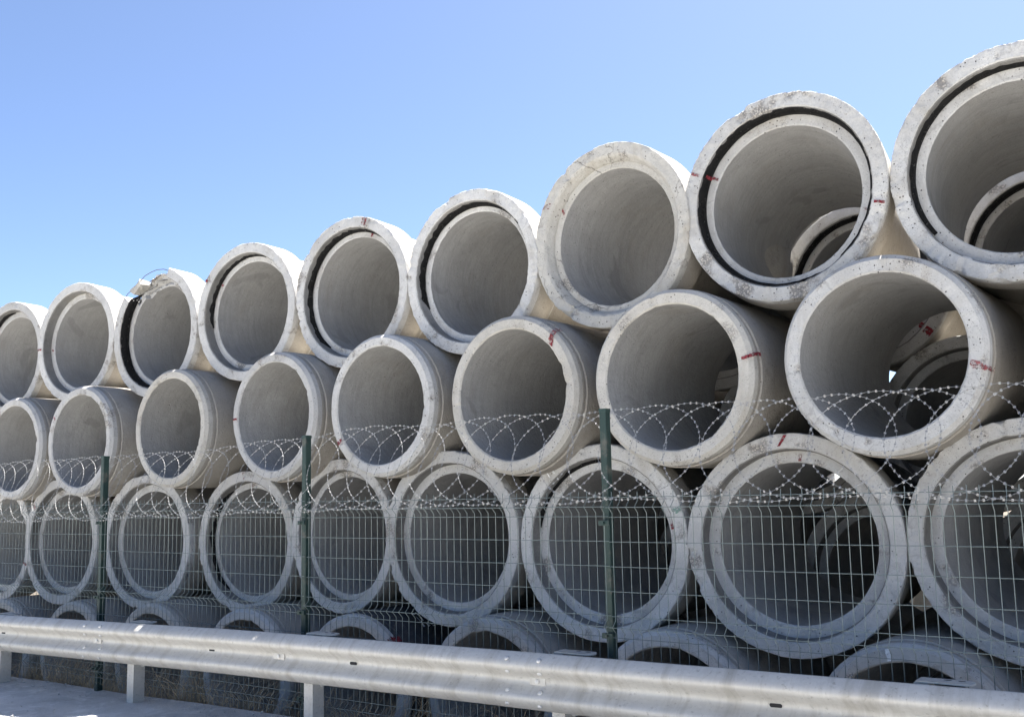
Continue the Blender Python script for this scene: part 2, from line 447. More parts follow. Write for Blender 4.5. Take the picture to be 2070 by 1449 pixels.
PIPES = 0
def pipe(kind, x, y, z, R, yaw, label, group, rb=None, nseg=288, worn=False, rough=1.0, face='face', out='out', broken=None,
         seal=None, marks=(), skew_to=(0.0, 0.0)):
    """kind bell: socket end towards the road; spigot: plain end towards the road"""
    global PIPES
    PIPES += 1
    sd_ = PIPES * 7
    rb = rb or (0.503 if kind == 'bell' else 0.476)
    base = thing('concrete_pipe', label, 'pipe', (x, y, z - 0.68), group, yaw)
    P = profile(kind, R, rb, worn)
    n = len(P)
    py = np.array([p[0] for p in P]); pr = np.array([p[1] for p in P]); pe = np.array([p[3] for p in P])
    th = np.linspace(0, 2 * math.pi, nseg, endpoint=False)
    TH, YY = np.meshgrid(th, py)
    RR = np.repeat(pr[:, None], nseg, 1)
    EE = np.repeat(pe[:, None], nseg, 1)
    q = np.stack([np.cos(TH) * RR, YY, np.sin(TH) * RR], -1).reshape(-1, 3)
    low = fbm(q * 2.1 + sd_, sd_, 2).reshape(n, nseg)
    hi = fbm(q * 42 + sd_, sd_ + 3, 3).reshape(n, nseg)
    # circle slightly out of round
    RR = RR * (1 + 0.0035 * np.sin(2 * TH + sd_) + 0.002 * np.sin(3 * TH + sd_ * 2)) + 0.003 * low
    msk = np.clip(0.5 + 0.9 * fbm(q * 2.6 + 31 + sd_, sd_ + 40, 2).reshape(n, nseg), 0.12, 1.3)
    RR = RR + EE * hi * rough * msk * np.where(RR > 0.5 * (rb + R), 0.0046, 0.0018)
    YY = YY + EE * 0.0042 * fbm(q * 38 + 9 + sd_, sd_ + 5, 3).reshape(n, nseg) * rough
    # knocked-off arrises
    chip = np.clip(fbm(np.stack([np.cos(TH) * 3.1, np.full_like(TH, sd_), np.sin(TH) * 3.1], -1).reshape(-1, 3) * 1.7, sd_ + 8, 3).reshape(n, nseg) - 0.38, 0, 1) * rough
    front = np.clip(1 - YY / 0.05, 0, 1) * EE
    mid = 0.5 * (rb + R)
    grit = 1 + 0.5 * fbm(q * 40 + sd_, sd_ + 21, 2).reshape(n, nseg)
    RR = RR - front * chip * grit * np.where(RR > mid, 0.038, -0.014)
    YY = YY + front * chip * grit * 0.018
    is_rim = np.array([p[2] != 'barrel' for p in P])
    if broken is not None:
        a0, a1 = broken
        d = (np.degrees(TH) - a0) % 360
        w = (d < (a1 - a0))
        w = w & is_rim[:, None] & (YY < 0.4) & (RR > rb + .03)
        jag = 0.145 + 0.05 * fbm(q * 9, sd_ + 1, 3).reshape(n, nseg)
        YY = np.where(w, np.maximum(YY, jag), YY)
        RR = np.where(w & (YY < 0.3), np.minimum(RR, 0.625 + 0.03 * fbm(q * 12, sd_ + 2, 3).reshape(n, nseg)), RR)
        d2 = (np.degrees(TH) - (a0 + 8)) % 360
        w2 = (d2 < (a1 - a0 - 22)) & is_rim[:, None] & (YY < 0.3) & (RR <= rb + .06)
        YY = np.where(w2, YY + 0.06 + 0.02 * hi, YY)
    V = np.stack([np.cos(TH) * RR + skew_to[0] * YY, YY, np.sin(TH) * RR + 0.68 + skew_to[1] * YY], -1).reshape(-1, 3)
    names = sorted(set(p[2] for p in P))
    for part in names:
        rows = [i for i in range(n) if P[i][2] == part]
        i0 = np.array(rows)[:, None]
        k0 = np.arange(nseg)[None, :]
        i1 = (i0 + 1) % n
        k1 = (k0 + 1) % nseg
        F = np.stack([i0 * nseg + k0, i0 * nseg + k1, i1 * nseg + k1, i1 * nseg + k0], -1).reshape(-1, 4)
        used, inv = np.unique(F.ravel(), return_inverse=True)
        me = make_mesh(part, V[used], inv.reshape(-1, 4)[:, ::-1].copy(), True, 33)
        if part == 'barrel':
            me.materials.append(M[out]); me.materials.append(M['bore'])
            fr = np.repeat(np.array([0.5 * (P[i][1] + P[(i + 1) % n][1]) for i in rows]), nseg)
            me.polygons.foreach_set('material_index', (fr < rb + 0.012).astype(np.int32))
        elif part == 'socket' and kind == 'spigot':
            me.materials.append(M[out])
        else:
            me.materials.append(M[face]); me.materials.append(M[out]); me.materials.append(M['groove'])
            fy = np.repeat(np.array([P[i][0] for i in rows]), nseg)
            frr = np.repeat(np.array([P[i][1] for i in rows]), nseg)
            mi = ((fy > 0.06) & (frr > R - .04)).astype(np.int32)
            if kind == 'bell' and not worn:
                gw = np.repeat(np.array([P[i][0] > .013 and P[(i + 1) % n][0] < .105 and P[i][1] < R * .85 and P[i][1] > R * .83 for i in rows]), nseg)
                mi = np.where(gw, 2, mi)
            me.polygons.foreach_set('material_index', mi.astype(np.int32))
        po_ = obj(part, me, None, base)
        if (part == 'socket' and kind == 'bell') or part == 'spigot_rim':
            rim = po_
    ca, sa = lambda a: math.cos(math.radians(a)), lambda a: math.sin(math.radians(a))
    if seal:                                   # what is left of the black joint sealant inside the socket
        a0, a1, wid = seal
        k = int(abs(a1 - a0) * 1.2)
        vs, fs = [], []
        rg = R * 0.842
        for i in range(k + 1):
            a = a0 + (a1 - a0) * i / k
            taper = min(1, i / 12, (k - i) / 12)
            j0 = vnoise(np.array([[ca(a) * 9, sd_, sa(a) * 9]]), sd_)[0]; j1 = vnoise(np.array([[ca(a) * 14, sd_ + 5, sa(a) * 14]]), sd_)[0]
            ya = 0.098 - 0.004 * j0
            yb_ = max(0.012, 0.098 - (0.086 * wid + 0.014 * j1) * taper)
            for (yy, rr) in ((ya, rg - .012), (ya - .004, rg - .018), ((ya + yb_) / 2, rg - .015 + .003 * j1), (yb_, rg - .007), (yb_ - .004, rg + .006)):
                vs.append((ca(a) * rr, yy, sa(a) * rr + .68))
        for i in range(k):
            for j in range(4):
                fs.append((i * 5 + j, i * 5 + j + 1, (i + 1) * 5 + j + 1, (i + 1) * 5 + j))
        obj('joint_sealant', make_mesh('joint_sealant', vs, fs, True), M['seal'], rim)
    rg = R * 0.842
    sdp = 0.085 if worn else 0.105
    for mk in marks:                           # (angle, half width deg, zone, material, skew)
        a, hw, zone, mat = mk[:4]
        hw *= 0.85
        skew = mk[4] if len(mk) > 4 else 0.0
        if kind == 'bell':
            zones = {'lip': [(-.006, rg + .03), (-.006, R - .012)], 'ring': [(sdp - .007, rb + .012), (sdp - .007, rg - .02)],
                     'groove': [(.09, rg - .022), (.012, rg - .012)], 'edge': [(-.004, R - .03), (-.003, R + .004), (.03, R + .008), (.10, R + .008)]}[zone]
        else:
            zones = {'lip': [(-.005, rb + .012), (-.005, R - .028)], 'edge': [(-.006, rb + .03), (-.006, R - .026), (.012, R - .004), (.03, R + .004), (.11, R + .012)],
                     'body': [(.2, ro_ + .006) for ro_ in (.598,)] + [(.9, .604)], 'inner': [(-.005, rb + .01), (-.005, R - .05)]}[zone]
        pts = []
        for i in range(len(zones) - 1):
            for s_ in range(7):
                k = s_ / 6
                pts.append((zones[i][0] + (zones[i + 1][0] - zones[i][0]) * k, zones[i][1] + (zones[i + 1][1] - zones[i][1]) * k))
        vs, fs = [], []
        m_ = len(pts)
        for i, (yy, rr) in enumerate(pts):
            k = i / (m_ - 1)
            for j in range(5):
                jag_ = 0.28 * rng.uniform(-1, 1) if j in (0, 4) else 0
                aa = a + skew * (k - .5) + hw * ((j - 2) / 2 + jag_)
                vs.append((ca(aa) * rr, yy, sa(aa) * rr + .68))
        for i in range(m_ - 1):
            for j in range(4):
                fs.append((i * 5 + j, i * 5 + j + 1, (i + 1) * 5 + j + 1, (i + 1) * 5 + j))
        obj('paint_mark', make_mesh('paint_mark', vs, fs, True), M[mat], rim)
    return base

TOP, SEC, THI, LOW = 'socket-end pipes of the top row', 'plain-end pipes of the second row', 'socket-end pipes of the third row', 'plain-end pipes of the lowest row'
# top row, left to right
pipe('bell', -.20, -.04, 3.305, .678, .06, 'concrete pipe cut by the left photo edge, leftmost of the top row', TOP, seal=(95, 170, .5))
pipe('bell', 1.202, -.033, 3.351, .671, .084, 'top-row concrete pipe with a thin red dash across its left rim', TOP,
     marks=((183, 1.1, 'lip', 'red'), (184, 1.3, 'ring', 'red')))
p_broken = pipe('bell', 2.625, -.004, 3.308, .681, .029, 'top-row concrete pipe with broken-off crown and bare bent wires', TOP, broken=(72, 140), seal=(128, 262, 1.0))
pipe('bell', 4.004, .036, 3.365, .670, .047, 'top-row concrete pipe right beside the pipe with the broken crown, red tick at upper left', TOP,
     seal=(70, 190, .35), marks=((146, 1.3, 'edge', 'red'), (143, 1.2, 'ring', 'red_faint')))
pipe('bell', 5.396, .049, 3.368, .671, .022, 'top-row concrete pipe with red scribbles at the top right of its rim', TOP, seal=(28, 235, .55), rough=1.6,
     marks=((75, 1.0, 'lip', 'red_faint'), (72, 1.0, 'lip', 'red'), (70, 1.2, 'ring', 'red')))
pipe('bell', 6.741, .050, 3.354, .669, -.005,
     'top-row concrete pipe with black crown sealant, left of the weathered pipe with cracked rim', TOP, seal=(5, 205, .62), rough=1.6)
pipe('bell', 8.060, .001, 3.420, .678, -.076, 'weathered top-row concrete pipe with brown cracked rim and no dark groove', TOP, worn=True, rough=1.6, face='face_worn',
     marks=((150, 2.4, 'lip', 'red_faint', 3), (149, 1.3, 'ring', 'red', -3)))
pipe('bell', 9.368, -.034, 3.449, .685, .001, 'large top-row concrete pipe with full black groove and red dashes both sides', TOP, seal=(-60, 300, 1.0), rough=1.6, nseg=384, skew_to=(-.095, -.085),
     marks=((156, 1.0, 'lip', 'red_faint'), (155, 1.4, 'groove', 'red'), (154, 1.1, 'ring', 'red'), (-14, .9, 'lip', 'red'), (-17, .9, 'ring', 'red_faint')))
pipe('bell', 10.749, -.040, 3.393, .693, -.007, 'biggest-looking concrete pipe at the right end of the top row, cut by the photo edge', TOP, seal=(60, 215, .6), rough=1.6, nseg=384, skew_to=(-.10, -.035))
# second row
pipe('spigot', .44, -.29, 2.20, .573, .02, 'plain-end concrete pipe cut by the left photo edge in the second row', SEC)
pipe('spigot', 1.826, -.324, 2.220, .573, .028, 'second-row concrete pipe above the leftmost green fence post', SEC, marks=((150, 1.6, 'lip', 'red_faint'),))
pipe('spigot', 3.271, -.253, 2.278, .571, -.005, 'dull brownish second-row concrete pipe below the pipe with the broken crown', SEC, face='face_tan')
pipe('spigot', 4.708, -.218, 2.308, .572, -.025, 'second-row concrete pipe with a small red dash on its left rim', SEC, marks=((180, 1.2, 'lip', 'red'),))
pipe('spigot', 6.025, -.251, 2.313, .575, -.01, 'second-row concrete pipe with a red dab at the lower left of its rim', SEC, marks=((212, 1.9, 'lip', 'red'),))
pipe('spigot', 7.360, -.276, 2.298, .579, -.002, 'second-row concrete pipe with a bold red mark at upper right of its rim', SEC, face='face_tan', nseg=352,
     marks=((44, 2.6, 'lip', 'red', 4), (47, 2.0, 'edge', 'red_faint', 4)))
pipe('spigot', 8.660, -.296, 2.318, .580, .006, 'second-row concrete pipe with a red dash on the right of its rim', SEC, face='face_tan', nseg=352, marks=((9, 1.3, 'edge', 'red', 2),))
pipe('spigot', 10.002, -.299, 2.334, .584, -.02, 'largest plain-end concrete pipe at right, other pipes visible through its bore', SEC, nseg=384,
     marks=((-13, 1.5, 'edge', 'red_faint'), (-11, 1.8, 'lip', 'red_faint')))
# third row
pipe('bell', -.22, -.06, 1.150, .680, .03, 'socket-end concrete pipe cut by the left photo edge behind the mesh fence', THI, marks=((-22, 1.4, 'lip', 'red'),))
pipe('bell', 1.092, -.062, 1.173, .680, .035, 'third-row concrete pipe behind the leftmost green post, red smear at upper left', THI, marks=((143, 2.2, 'lip', 'red_faint'),))
pipe('bell', 2.542, .005, 1.181, .681, .048, 'third-row concrete pipe just right of the leftmost green post', THI)
pipe('bell', 3.973, .098, 1.185, .663, .022, 'third-row concrete pipe just left of the middle green post, faint red at its crown', THI, seal=(120, 235, .4), marks=((92, 1.2, 'lip', 'red_faint'), (91, 1.2, 'ring', 'red_faint')))
pipe('bell', 5.256, .077, 1.260, .657, -.057, 'third-row concrete pipe partly hidden by the middle green post', THI)
pipe('bell', 6.541, -.011, 1.253, .677, 0, 'unmarked third-row concrete pipe midway between the middle and the right green post', THI, rough=1.2)
pipe('bell', 7.926, -.024, 1.235, .685, .01, 'third-row concrete pipe behind the right green post, white square mark on its rim', THI, seal=(88, 170, .35), nseg=352,
     marks=((12, 2.4, 'ring', 'red'), (20, 2.0, 'lip', 'green_mark'), (131, .5, 'lip', 'white_mark'), (126.5, .8, 'lip', 'white_mark')))
pipe('bell', 9.313, -.034, 1.239, .688, .06, 'large third-row concrete pipe with a red streak at its crown', THI, nseg=384, rough=1.3,
     marks=((92, 1.1, 'lip', 'red', -4), (84, 1.3, 'ring', 'red_faint')))
pipe('bell', 10.675, .002, 1.273, .679, 0, 'third-row concrete pipe cut by the right photo edge behind the mesh fence', THI, nseg=384, rough=1.4, broken=None)
# lowest row
pipe('spigot', .30, -.27, -.03, .573, .02, 'lowest-row concrete pipe peeping above the guardrail at the left photo edge', LOW, face='face_tan')
pipe('spigot', 1.72, -.27, .01, .573, .02, 'lowest-row concrete pipe just left of the leftmost green post', LOW, face='face_tan')
pipe('spigot', 3.06, -.27, .05, .573, .01, 'lowest-row concrete pipe just right of the leftmost green post', LOW, face='face_tan')
pipe('spigot', 4.42, -.27, .065, .573, 0, 'lowest-row concrete pipe with dark outside just left of the middle green post', LOW)
p_tar = pipe('spigot', 5.74, -.27, .085, .575, 0, 'lowest-row tar-coated concrete pipe with a big red smear on its rim', LOW, out='tar', marks=((40, 7, 'edge', 'red'), (30, 3.5, 'lip', 'white_mark')))
pipe('spigot', 7.10, -.27, .125, .578, 0, 'lowest-row concrete pipe above the guardrail joint, left of the right green post', LOW)
pipe('spigot', 8.54, -.27, .120, .580, 0, 'lowest-row concrete pipe just right of the right green post', LOW)
pipe('spigot', 10.02, -.27, .140, .582, -.03, 'rightmost lowest-row concrete pipe with a white dab on its crown', LOW, nseg=352, marks=((100, 1.6, 'lip', 'white_mark'),))
# pipes of the second stack, standing behind the first
BK = 'pipes of the stack behind'
bx = 9.36
pipe('bell', bx - .09, 1.93, 3.18, .68, 0, 'pipe behind the large black-grooved top pipe, red mark low on its rim', BK, seal=(60, 220, .9), nseg=200, marks=((-42, 3, 'lip', 'red'), (-42, 3, 'ring', 'red')))
pipe('bell', bx + 1.27, 1.97, 3.24, .68, 0, 'pipe with black groove seen through the bore of the top-row end pipe', BK, seal=(-40, 220, 1), nseg=160)
pipe('bell', bx - .78, 2.02, 2.03, .68, 0, 'dim pipe mouth glimpsed through the second-row bore beside the largest plain-end pipe', BK, nseg=160)
pipe('bell', bx + .62, 2.0, 2.03, .68, 0, 'dark pipe mouth filling the middle of the largest plain-end bore', BK, nseg=160)
pipe('bell', bx + 2.0, 2.0, 2.05, .68, 0, 'pipe behind the stack at the far right edge of the largest plain-end bore', BK, nseg=160)
pipe('bell', bx - .08, 2.0, .86, .68, 0, 'dark pipe mouth seen through the bore of the red-streaked third-row pipe', BK, nseg=160)
pipe('bell', bx + 1.3, 2.0, .88, .68, 0, 'dark pipe mouth seen through the third-row bore at the right photo edge', BK, nseg=160)
for k in range(1, 7):
    if k < 6:
        pipe('bell', bx - .04 - 1.37 * k, 2.0, 3.14 - .02 * k, .68, 0, 'pipe of the rear stack hidden behind the top row', BK, nseg=64)
    if k > 0:
        pipe('bell', bx - .78 - 1.37 * k, 2.0, 2.02 - .02 * k, .68, 0, 'pipe of the rear stack hidden behind the second row', BK, nseg=64)
    pipe('bell', bx - .08 - 1.37 * k, 2.0, .85 - .02 * k, .68, 0, 'pipe of the rear stack hidden behind the third row', BK, nseg=64)

for k in range(-2, 5):
    pipe('bell', bx - .78 - 1.37 * k, 2.02, -.26, .66, 0, 'pipe of the rear stack hidden behind the lowest row', BK, nseg=48)
pipe('bell', bx + 2.70, 2.0, 3.20, .68, 0, 'pipe of the rear stack hidden behind the right photo edge', BK, nseg=64)
pipe('bell', bx + 2.67, 2.0, .88, .68, 0, 'pipe of the rear stack hidden behind the right photo edge', BK, nseg=64)
pipe('bell', 12.12, 0, 3.41, .685, .05, 'pipe just past the right photo edge, next along the top row', TOP, nseg=160)
pipe('spigot', 11.40, -.28, 2.35, .58, 0, 'pipe just past the right photo edge, next along the second row', SEC, nseg=160)
pipe('bell', 12.05, 0, 1.28, .68, 0, 'pipe just past the right photo edge, next along the third row', THI, nseg=160)
pipe('spigot', 11.44, -.27, .15, .58, 0, 'pipe just past the right photo edge, next along the lowest row', LOW, nseg=160)

for k in range(5):  # added third stack, blocks sky and sunlight from showing through bores and gaps
    for zz, lab in ((-.5, 'lowest'), (.6, 'third'), (1.7, 'second'), (2.8, 'top'), (3.9, 'top')):
        pipe('bell', 6.72 + 1.38 * k + (.69 if zz == 2.8 else .49 if zz == .6 else 0), 4.1, zz, .66, 0, 'unseen added pipe blocking light behind the %s row' % lab, 'added light-blocking pipes', nseg=40)
pipe('bell', 8.82, 6.1, .13, .68, 0, 'added pipe blocking light in the gap above the rightmost lowest-row pipe', 'added light-blocking pipes', nseg=48)  # lone pipe added to block the view of sunlit ground through the gap
# the broken crown: a hanging fragment and bare wires
fr = MB()
def lump(mb, a0, a1, r0, r1, y0, y1, seed):
    rr = random.Random(seed)
    v = []
    NA, NY, NR = 5, 3, 3
    idx = {}
    for i in range(NA):
        for j in range(NY):
            for k in range(NR):
                a = math.radians(a0 + (a1 - a0) * i / (NA - 1)) + rr.uniform(-.008, .008)
                r = r0 + (r1 - r0) * k / (NR - 1) + rr.uniform(-.008, .008)
                yy = y0 + (y1 - y0) * j / (NY - 1) + rr.uniform(-.012, .012)
                idx[i, j, k] = len(v)
                v.append((math.cos(a) * r, yy, math.sin(a) * r + .68))
    f = []
    for i in range(NA - 1):
        for j in range(NY - 1):
            f.append((idx[i, j, 0], idx[i + 1, j, 0], idx[i + 1, j + 1, 0], idx[i, j + 1, 0]))
            f.append((idx[i, j, NR - 1], idx[i, j + 1, NR - 1], idx[i + 1, j + 1, NR - 1], idx[i + 1, j, NR - 1]))
    for i in range(NA - 1):
        for k in range(NR - 1):
            f.append((idx[i, 0, k], idx[i, 0, k + 1], idx[i + 1, 0, k + 1], idx[i + 1, 0, k]))
            f.append((idx[i, NY - 1, k], idx[i + 1, NY - 1, k], idx[i + 1, NY - 1, k + 1], idx[i, NY - 1, k + 1]))
    for j in range(NY - 1):
        for k in range(NR - 1):
            f.append((idx[0, j, k], idx[0, j + 1, k], idx[0, j + 1, k + 1], idx[0, j, k + 1]))
            f.append((idx[NA - 1, j, k], idx[NA - 1, j, k + 1], idx[NA - 1, j + 1, k + 1], idx[NA - 1, j + 1, k]))
    mb.add(v, f)
lump(fr, 115, 131, .59, .655, .01, .13, 3)
fr.build('broken_fragment', M['face_worn'], p_broken)
def arcpt(a, r, y):
    return (math.cos(math.radians(a)) * r, y, math.sin(math.radians(a)) * r + .68)
MB().tube([arcpt(116, .64, .02), arcpt(108, .655, .02), arcpt(99, .655, .02), arcpt(90, .66, .02), arcpt(80, .66, .02), arcpt(71, .65, .03)], .0035, 5).build('reinforcing_wire', M['rust'], p_broken, smooth=True)
MB().tube([arcpt(130, .65, .02), arcpt(136, .665, .01), arcpt(141, .668, .01), arcpt(146, .65, .02)], .0035, 5).build('reinforcing_wire', M['rust'], p_broken, smooth=True)
MB().tube([arcpt(112, .62, .1), arcpt(95, .632, .12), arcpt(80, .636, .13), arcpt(70, .64, .13)], .0045, 5).build('reinforcing_wire', M['rust'], p_broken, smooth=True)

# stencilled writing on the tar-coated pipe (smudged beyond reading in the photo: short worn strokes)
st = MB()
rs = random.Random(5)
for row in range(3):
    for k in range(9):
        yy = .42 + k * .05
        a0 = 62 - row * 7
        for s_ in range(2):
            a = a0 + rs.uniform(-1.5, 2.5)
            da = rs.choice((3.5, 4.5, .8)); dy = .012 if da > 1 else .034
            yo = yy + rs.uniform(-.012, .012)
            v = [arcpt(a, .6035, yo), arcpt(a + da, .6035, yo + rs.uniform(-.01, .01)), arcpt(a + da, .6035, yo + dy), arcpt(a, .6035, yo + dy)]
            st.add(v, [(0, 1, 2, 3)])
st.build('stencilled_marking', M['white_mark'], p_tar)

# ---------------------------------------------------------------- mesh fence
YF = -1.217
POSTS = [3.75, 6.245, 8.711]
POST_X = {3.75: 3.679, 6.245: 6.196, 8.711: 8.684}
DX = 2.475
def post(x, ztop, label):
    x = POST_X[x]
    b = thing('fence_post', label, 'fence post', (x, YF + .045, gz(x) - .3), 'green fence posts')
    h = ztop - gz(x) + .3
    c = 0.004
    def rr(w, d):
        return [(-w + c, -d), (w - c, -d), (w, -d + c), (w, d - c), (w - c, d), (-w + c, d), (-w, d - c), (-w, -d + c)]
    MB().prism(rr(.0215, .027), 0, h - .012).build('tube', M['green_worn'], b)
    MB().prism(rr(.024, .0295), h - .016, h + .004).build('cap', M['green'], b)
    for zz in (1.40, .78, .2):
        c_ = MB().box((-.034, -.052, 0), (.034, -.0305, .028)).build('clamp', M['green_worn'], b, loc=(0, 0, zz - gz(x) + .3))
        MB().tube([(0, -.0515, .014), (0, -.066, .014)], .008, 8).build('bolt', M['green_worn'], c_)
post(POSTS[0], 1.974, 'green square fence post farthest left, its top just inside the razor coil')
post(POSTS[1], 2.027, 'green square fence post in the middle, left of the image centre')
post(POSTS[2], 2.057, 'nearest green square fence post, right of the image centre')

H_W = [1.56, 1.505, 1.45, 1.313, 1.176, 1.04, .905, .848, .79, .655, .52, .385, .25, .195, .14]
FOLD = {1: 1, 7: 1, 13: 1}
def wz(dz):
    return dz
def wire_pts(z0, z1):
    pts = []
    for k in (1, 7, 13):
        pts += [(H_W[k] + .034, 0.0), (H_W[k] + .002, -.034), (H_W[k] - .002, -.034), (H_W[k] - .034, 0.0)]
    pts = [(z1, 0.0)] + pts + [(z0, 0.0)]
    return [(0, y, z) for z, y in pts]
vw = make_mesh('vertical_wire', *(lambda mb: (mb.v, mb.f))(MB().tube(wire_pts(.085, 1.59), .0021, 5)), True, 50)
vw.materials.append(M['wire'])
hw = make_mesh('horizontal_wire', *(lambda mb: (mb.v, mb.f))(MB().tube([(0.0, 0, 0), (DX / 2, 0, 0), (DX, 0, 0)], .0021, 5)), True, 50)
hw.materials.append(M['wire'])
NW = 45
PAN = [(POSTS[0] - DX, 'mesh fence bay left of the leftmost green post'), (POSTS[0], 'mesh fence bay between the leftmost and the middle green post'),
       (POSTS[1], 'mesh fence bay between the middle and the right green post'), (POSTS[2], 'mesh fence bay right of the nearest green post')]
for x0, lab in PAN:
    dz = 0.004 * math.sin(x0 * 2)
    w = min(1.0, (POSTS[POSTS.index(x0) + 1] - x0) / DX) if x0 in POSTS[:-1] else 1.0
    b = thing('mesh_fence', lab, 'fence', (x0, YF, dz), 'welded wire fence panels')
    for i in range(NW):
        o = obj('vertical_wire', vw, None, b, ((i + .5) * DX * w / NW, rng.uniform(-.001, .001), rng.uniform(-.002, .002)))
        o.rotation_euler = (0, rng.uniform(-.0015, .0015), 0)
    for k, z in enumerate(H_W):
        o = obj('horizontal_wire', hw, None, b, (0.002, (-.034 if k in FOLD else 0) + .0042, z))
        o.scale = (w * .998, 1, 1)

# ---------------------------------------------------------------- razor coil
rw = thing('razor_wire_coil', 'coil of silver razor wire running along the top of the mesh fence', 'razor wire', (0, YF, 0))
ZC = ([0, 2.1, 4.8, 6.7, 8.7, 9.8, 11, 13], [1.70, 1.706, 1.722, 1.782, 1.80, 1.794, 1.79, 1.79])
ZH = ([0, 2.1, 4.8, 6.7, 8.7, 9.8, 11, 13], [.285, .285, .262, .28, .267, .262, .265, .265])
pitch = .2
SEG = 44
x_start, x_end = .7, 12.0
N = int((x_end - x_start) / pitch * SEG)
pts = []
for i in range(N):
    t_ = i / SEG * 2 * math.pi
    lp = i / SEG
    jx = .03 * math.sin(lp * .31) + .012 * math.sin(lp * .83 + 1) + .006 * math.sin(lp * 2.3)
    jA = 1 + .012 * math.sin(lp * .7)
    xb = x_start + pitch * lp + jx
    zc = float(np.interp(xb, *ZC)); zh = float(np.interp(xb, *ZH)) * (1 + .02 * math.sin(lp * .9))
    A = .352 * jA
    ct, st_ = math.cos(t_), math.sin(t_)
    # the loops pull together where they are clipped at mid height
    pts.append((xb + A * ct, .04 + .13 * st_ + .03 * ct, zc + zh * st_ + .008 * math.sin(lp * 1.1)))
MB().tube(pts, .00115, 4).build('wire', M['razor'], rw, smooth=True, sharp=60)
P_ = np.array(pts)
d = np.linalg.norm(np.diff(P_, axis=0), axis=1)
s_ = np.concatenate([[0], np.cumsum(d)])
V, F = [], []
step = .036
for k, u in enumerate(np.arange(.02, s_[-1], step)):
    i = min(np.searchsorted(s_, u) - 1, len(pts) - 2)
    p = P_[i] + (P_[i + 1] - P_[i]) * (u - s_[i]) / d[i]
    T = Vector(P_[i + 1] - P_[i]).normalized()
    A = T.cross(Vector((.05, 1, .02))).normalized()
    B = T.cross(A)
    p = Vector(p)
    c, s2 = math.cos(.35 * math.sin(k * 1.7)), math.sin(.35 * math.sin(k * 1.7))
    A2 = A * c + B * s2
    B2 = B * c - A * s2
    n0 = len(V)
    for sg in (-1, 1):                        # a bow-tie blade each side of the core
        V += [tuple(p + T * .0035 + A2 * .001 * sg), tuple(p + T *   .0055 + A2 * .0062 * sg), tuple(p + A2 * .0055 * sg), tuple(p - T *   .0055 + A2 * .0062 * sg), tuple(p - T * .0035 + A2 * .001 * sg)]
    for e in (-1, 1):
        V += [tuple(p + T * .004 + B2 * .0008 * e), tuple(p + B2 * .005 * e), tuple(p - T * .004 + B2 * .0008 * e)]
    F += [(n0, n0 + 1, n0 + 2, n0 + 3, n0 + 4), (n0 + 9, n0 + 8, n0 + 7, n0 + 6, n0 + 5), (n0 + 10, n0 + 11, n0 + 12), (n0 + 13, n0 + 15, n0 + 14)]
bo = obj('barbs', make_mesh('barbs', V, F, False), M['razor'], rw)
bo['kind'] = 'stuff'

# ---------------------------------------------------------------- guardrail
YB = -1.405                                    # back plane of the beam
def zt(x):                                     # top edge of the beam
    return float(np.interp(x, [-20, 2.49, 5.86, 8.04, 9.56, 10.8, 30], [.35, .604, .672, .697, .710, .718, .80])) + .006
W = [(.012, 0), (.020, .004), (.050, .026), (.070, .043), (.079, .056), (.082, .068), (.080, .080), (.071, .092), (.050, .107), (.026, .124), (.012, .137), (.007, .149),
     (.007, .161), (.012, .173), (.026, .186), (.050, .203), (.071, .218), (.080, .230), (.082, .242), (.079, .254), (.070, .267), (.050, .284), (.020, .306), (.012, .310)]
def beam(x0, x1, off, name, label):
    b = thing(name, label, 'guardrail', (x0, YB, gz(x0)), 'guardrail beams')
    xs = list(np.arange(x0, x1, .35)) + [x1]
    V, F = [], []
    n = len(W)
    th_ = .003
    for side in (0, 1):
        for x in xs:
            for j, (dd, zz) in enumerate(W):
                wob = .002 * math.sin(x * 2.1 + zz * 20)
                V.append((x - x0, -dd - off - wob + side * th_, zt(x) - zz - gz(x0)))
    m_ = len(xs)
    for side in (0, 1):
        for i in range(m_ - 1):
            for j in range(n - 1):
                a = side * m_ * n + i * n + j
                q = (a, a + n, a + n + 1, a + 1)
                F.append(q[::-1] if side == 0 else q)
    for i in range(m_ - 1):                    # top and bottom edges
        for j, fl in ((0, 0), (n - 1, 1)):
            a = i * n + j; c_ = m_ * n + i * n + j
            q = (a, a + n, c_ + n, c_)
            F.append(q if fl == 0 else q[::-1])
    for i in (0, m_ - 1):
        for j in range(n - 1):
            a = i * n + j; c_ = m_ * n + i * n + j
            q = (a, a + 1, c_ + 1, c_)
            F.append(q if i == 0 else q[::-1])
    obj('beam', make_mesh('beam', V, F, True, 40), M['galv'], b)
    return b, x0
beams = [beam(-.25, 4.12, 0.0, 'guardrail_beam', 'far galvanised guardrail beam ending at the bolted joint near the left edge'),
         beam(3.86, 8.36, .0036, 'guardrail_beam', 'middle galvanised guardrail beam spanning from the left joint to the joint right of centre'),
         beam(8.10, 12.6, .0072, 'guardrail_beam', 'near galvanised guardrail beam at lower right')]
def wdepth(zz):
    for (d0, z0), (d1, z1) in zip(W[:-1], W[1:]):
        if z0 <= zz <= z1:
            return d0 + (d1 - d0) * (zz - z0) / max(1e-6, z1 - z0), (d1 - d0) / max(1e-6, z1 - z0)
    return .01, 0
def on_beam(bi, x, zz, off):
    dd, sl = wdepth(zz)
    b, x0 = beams[bi]
    nrm_ = Vector((0, -1, sl)).normalized()
    return Vector((x - x0, -dd - off, zt(x) - zz - gz(x0))), nrm_, b
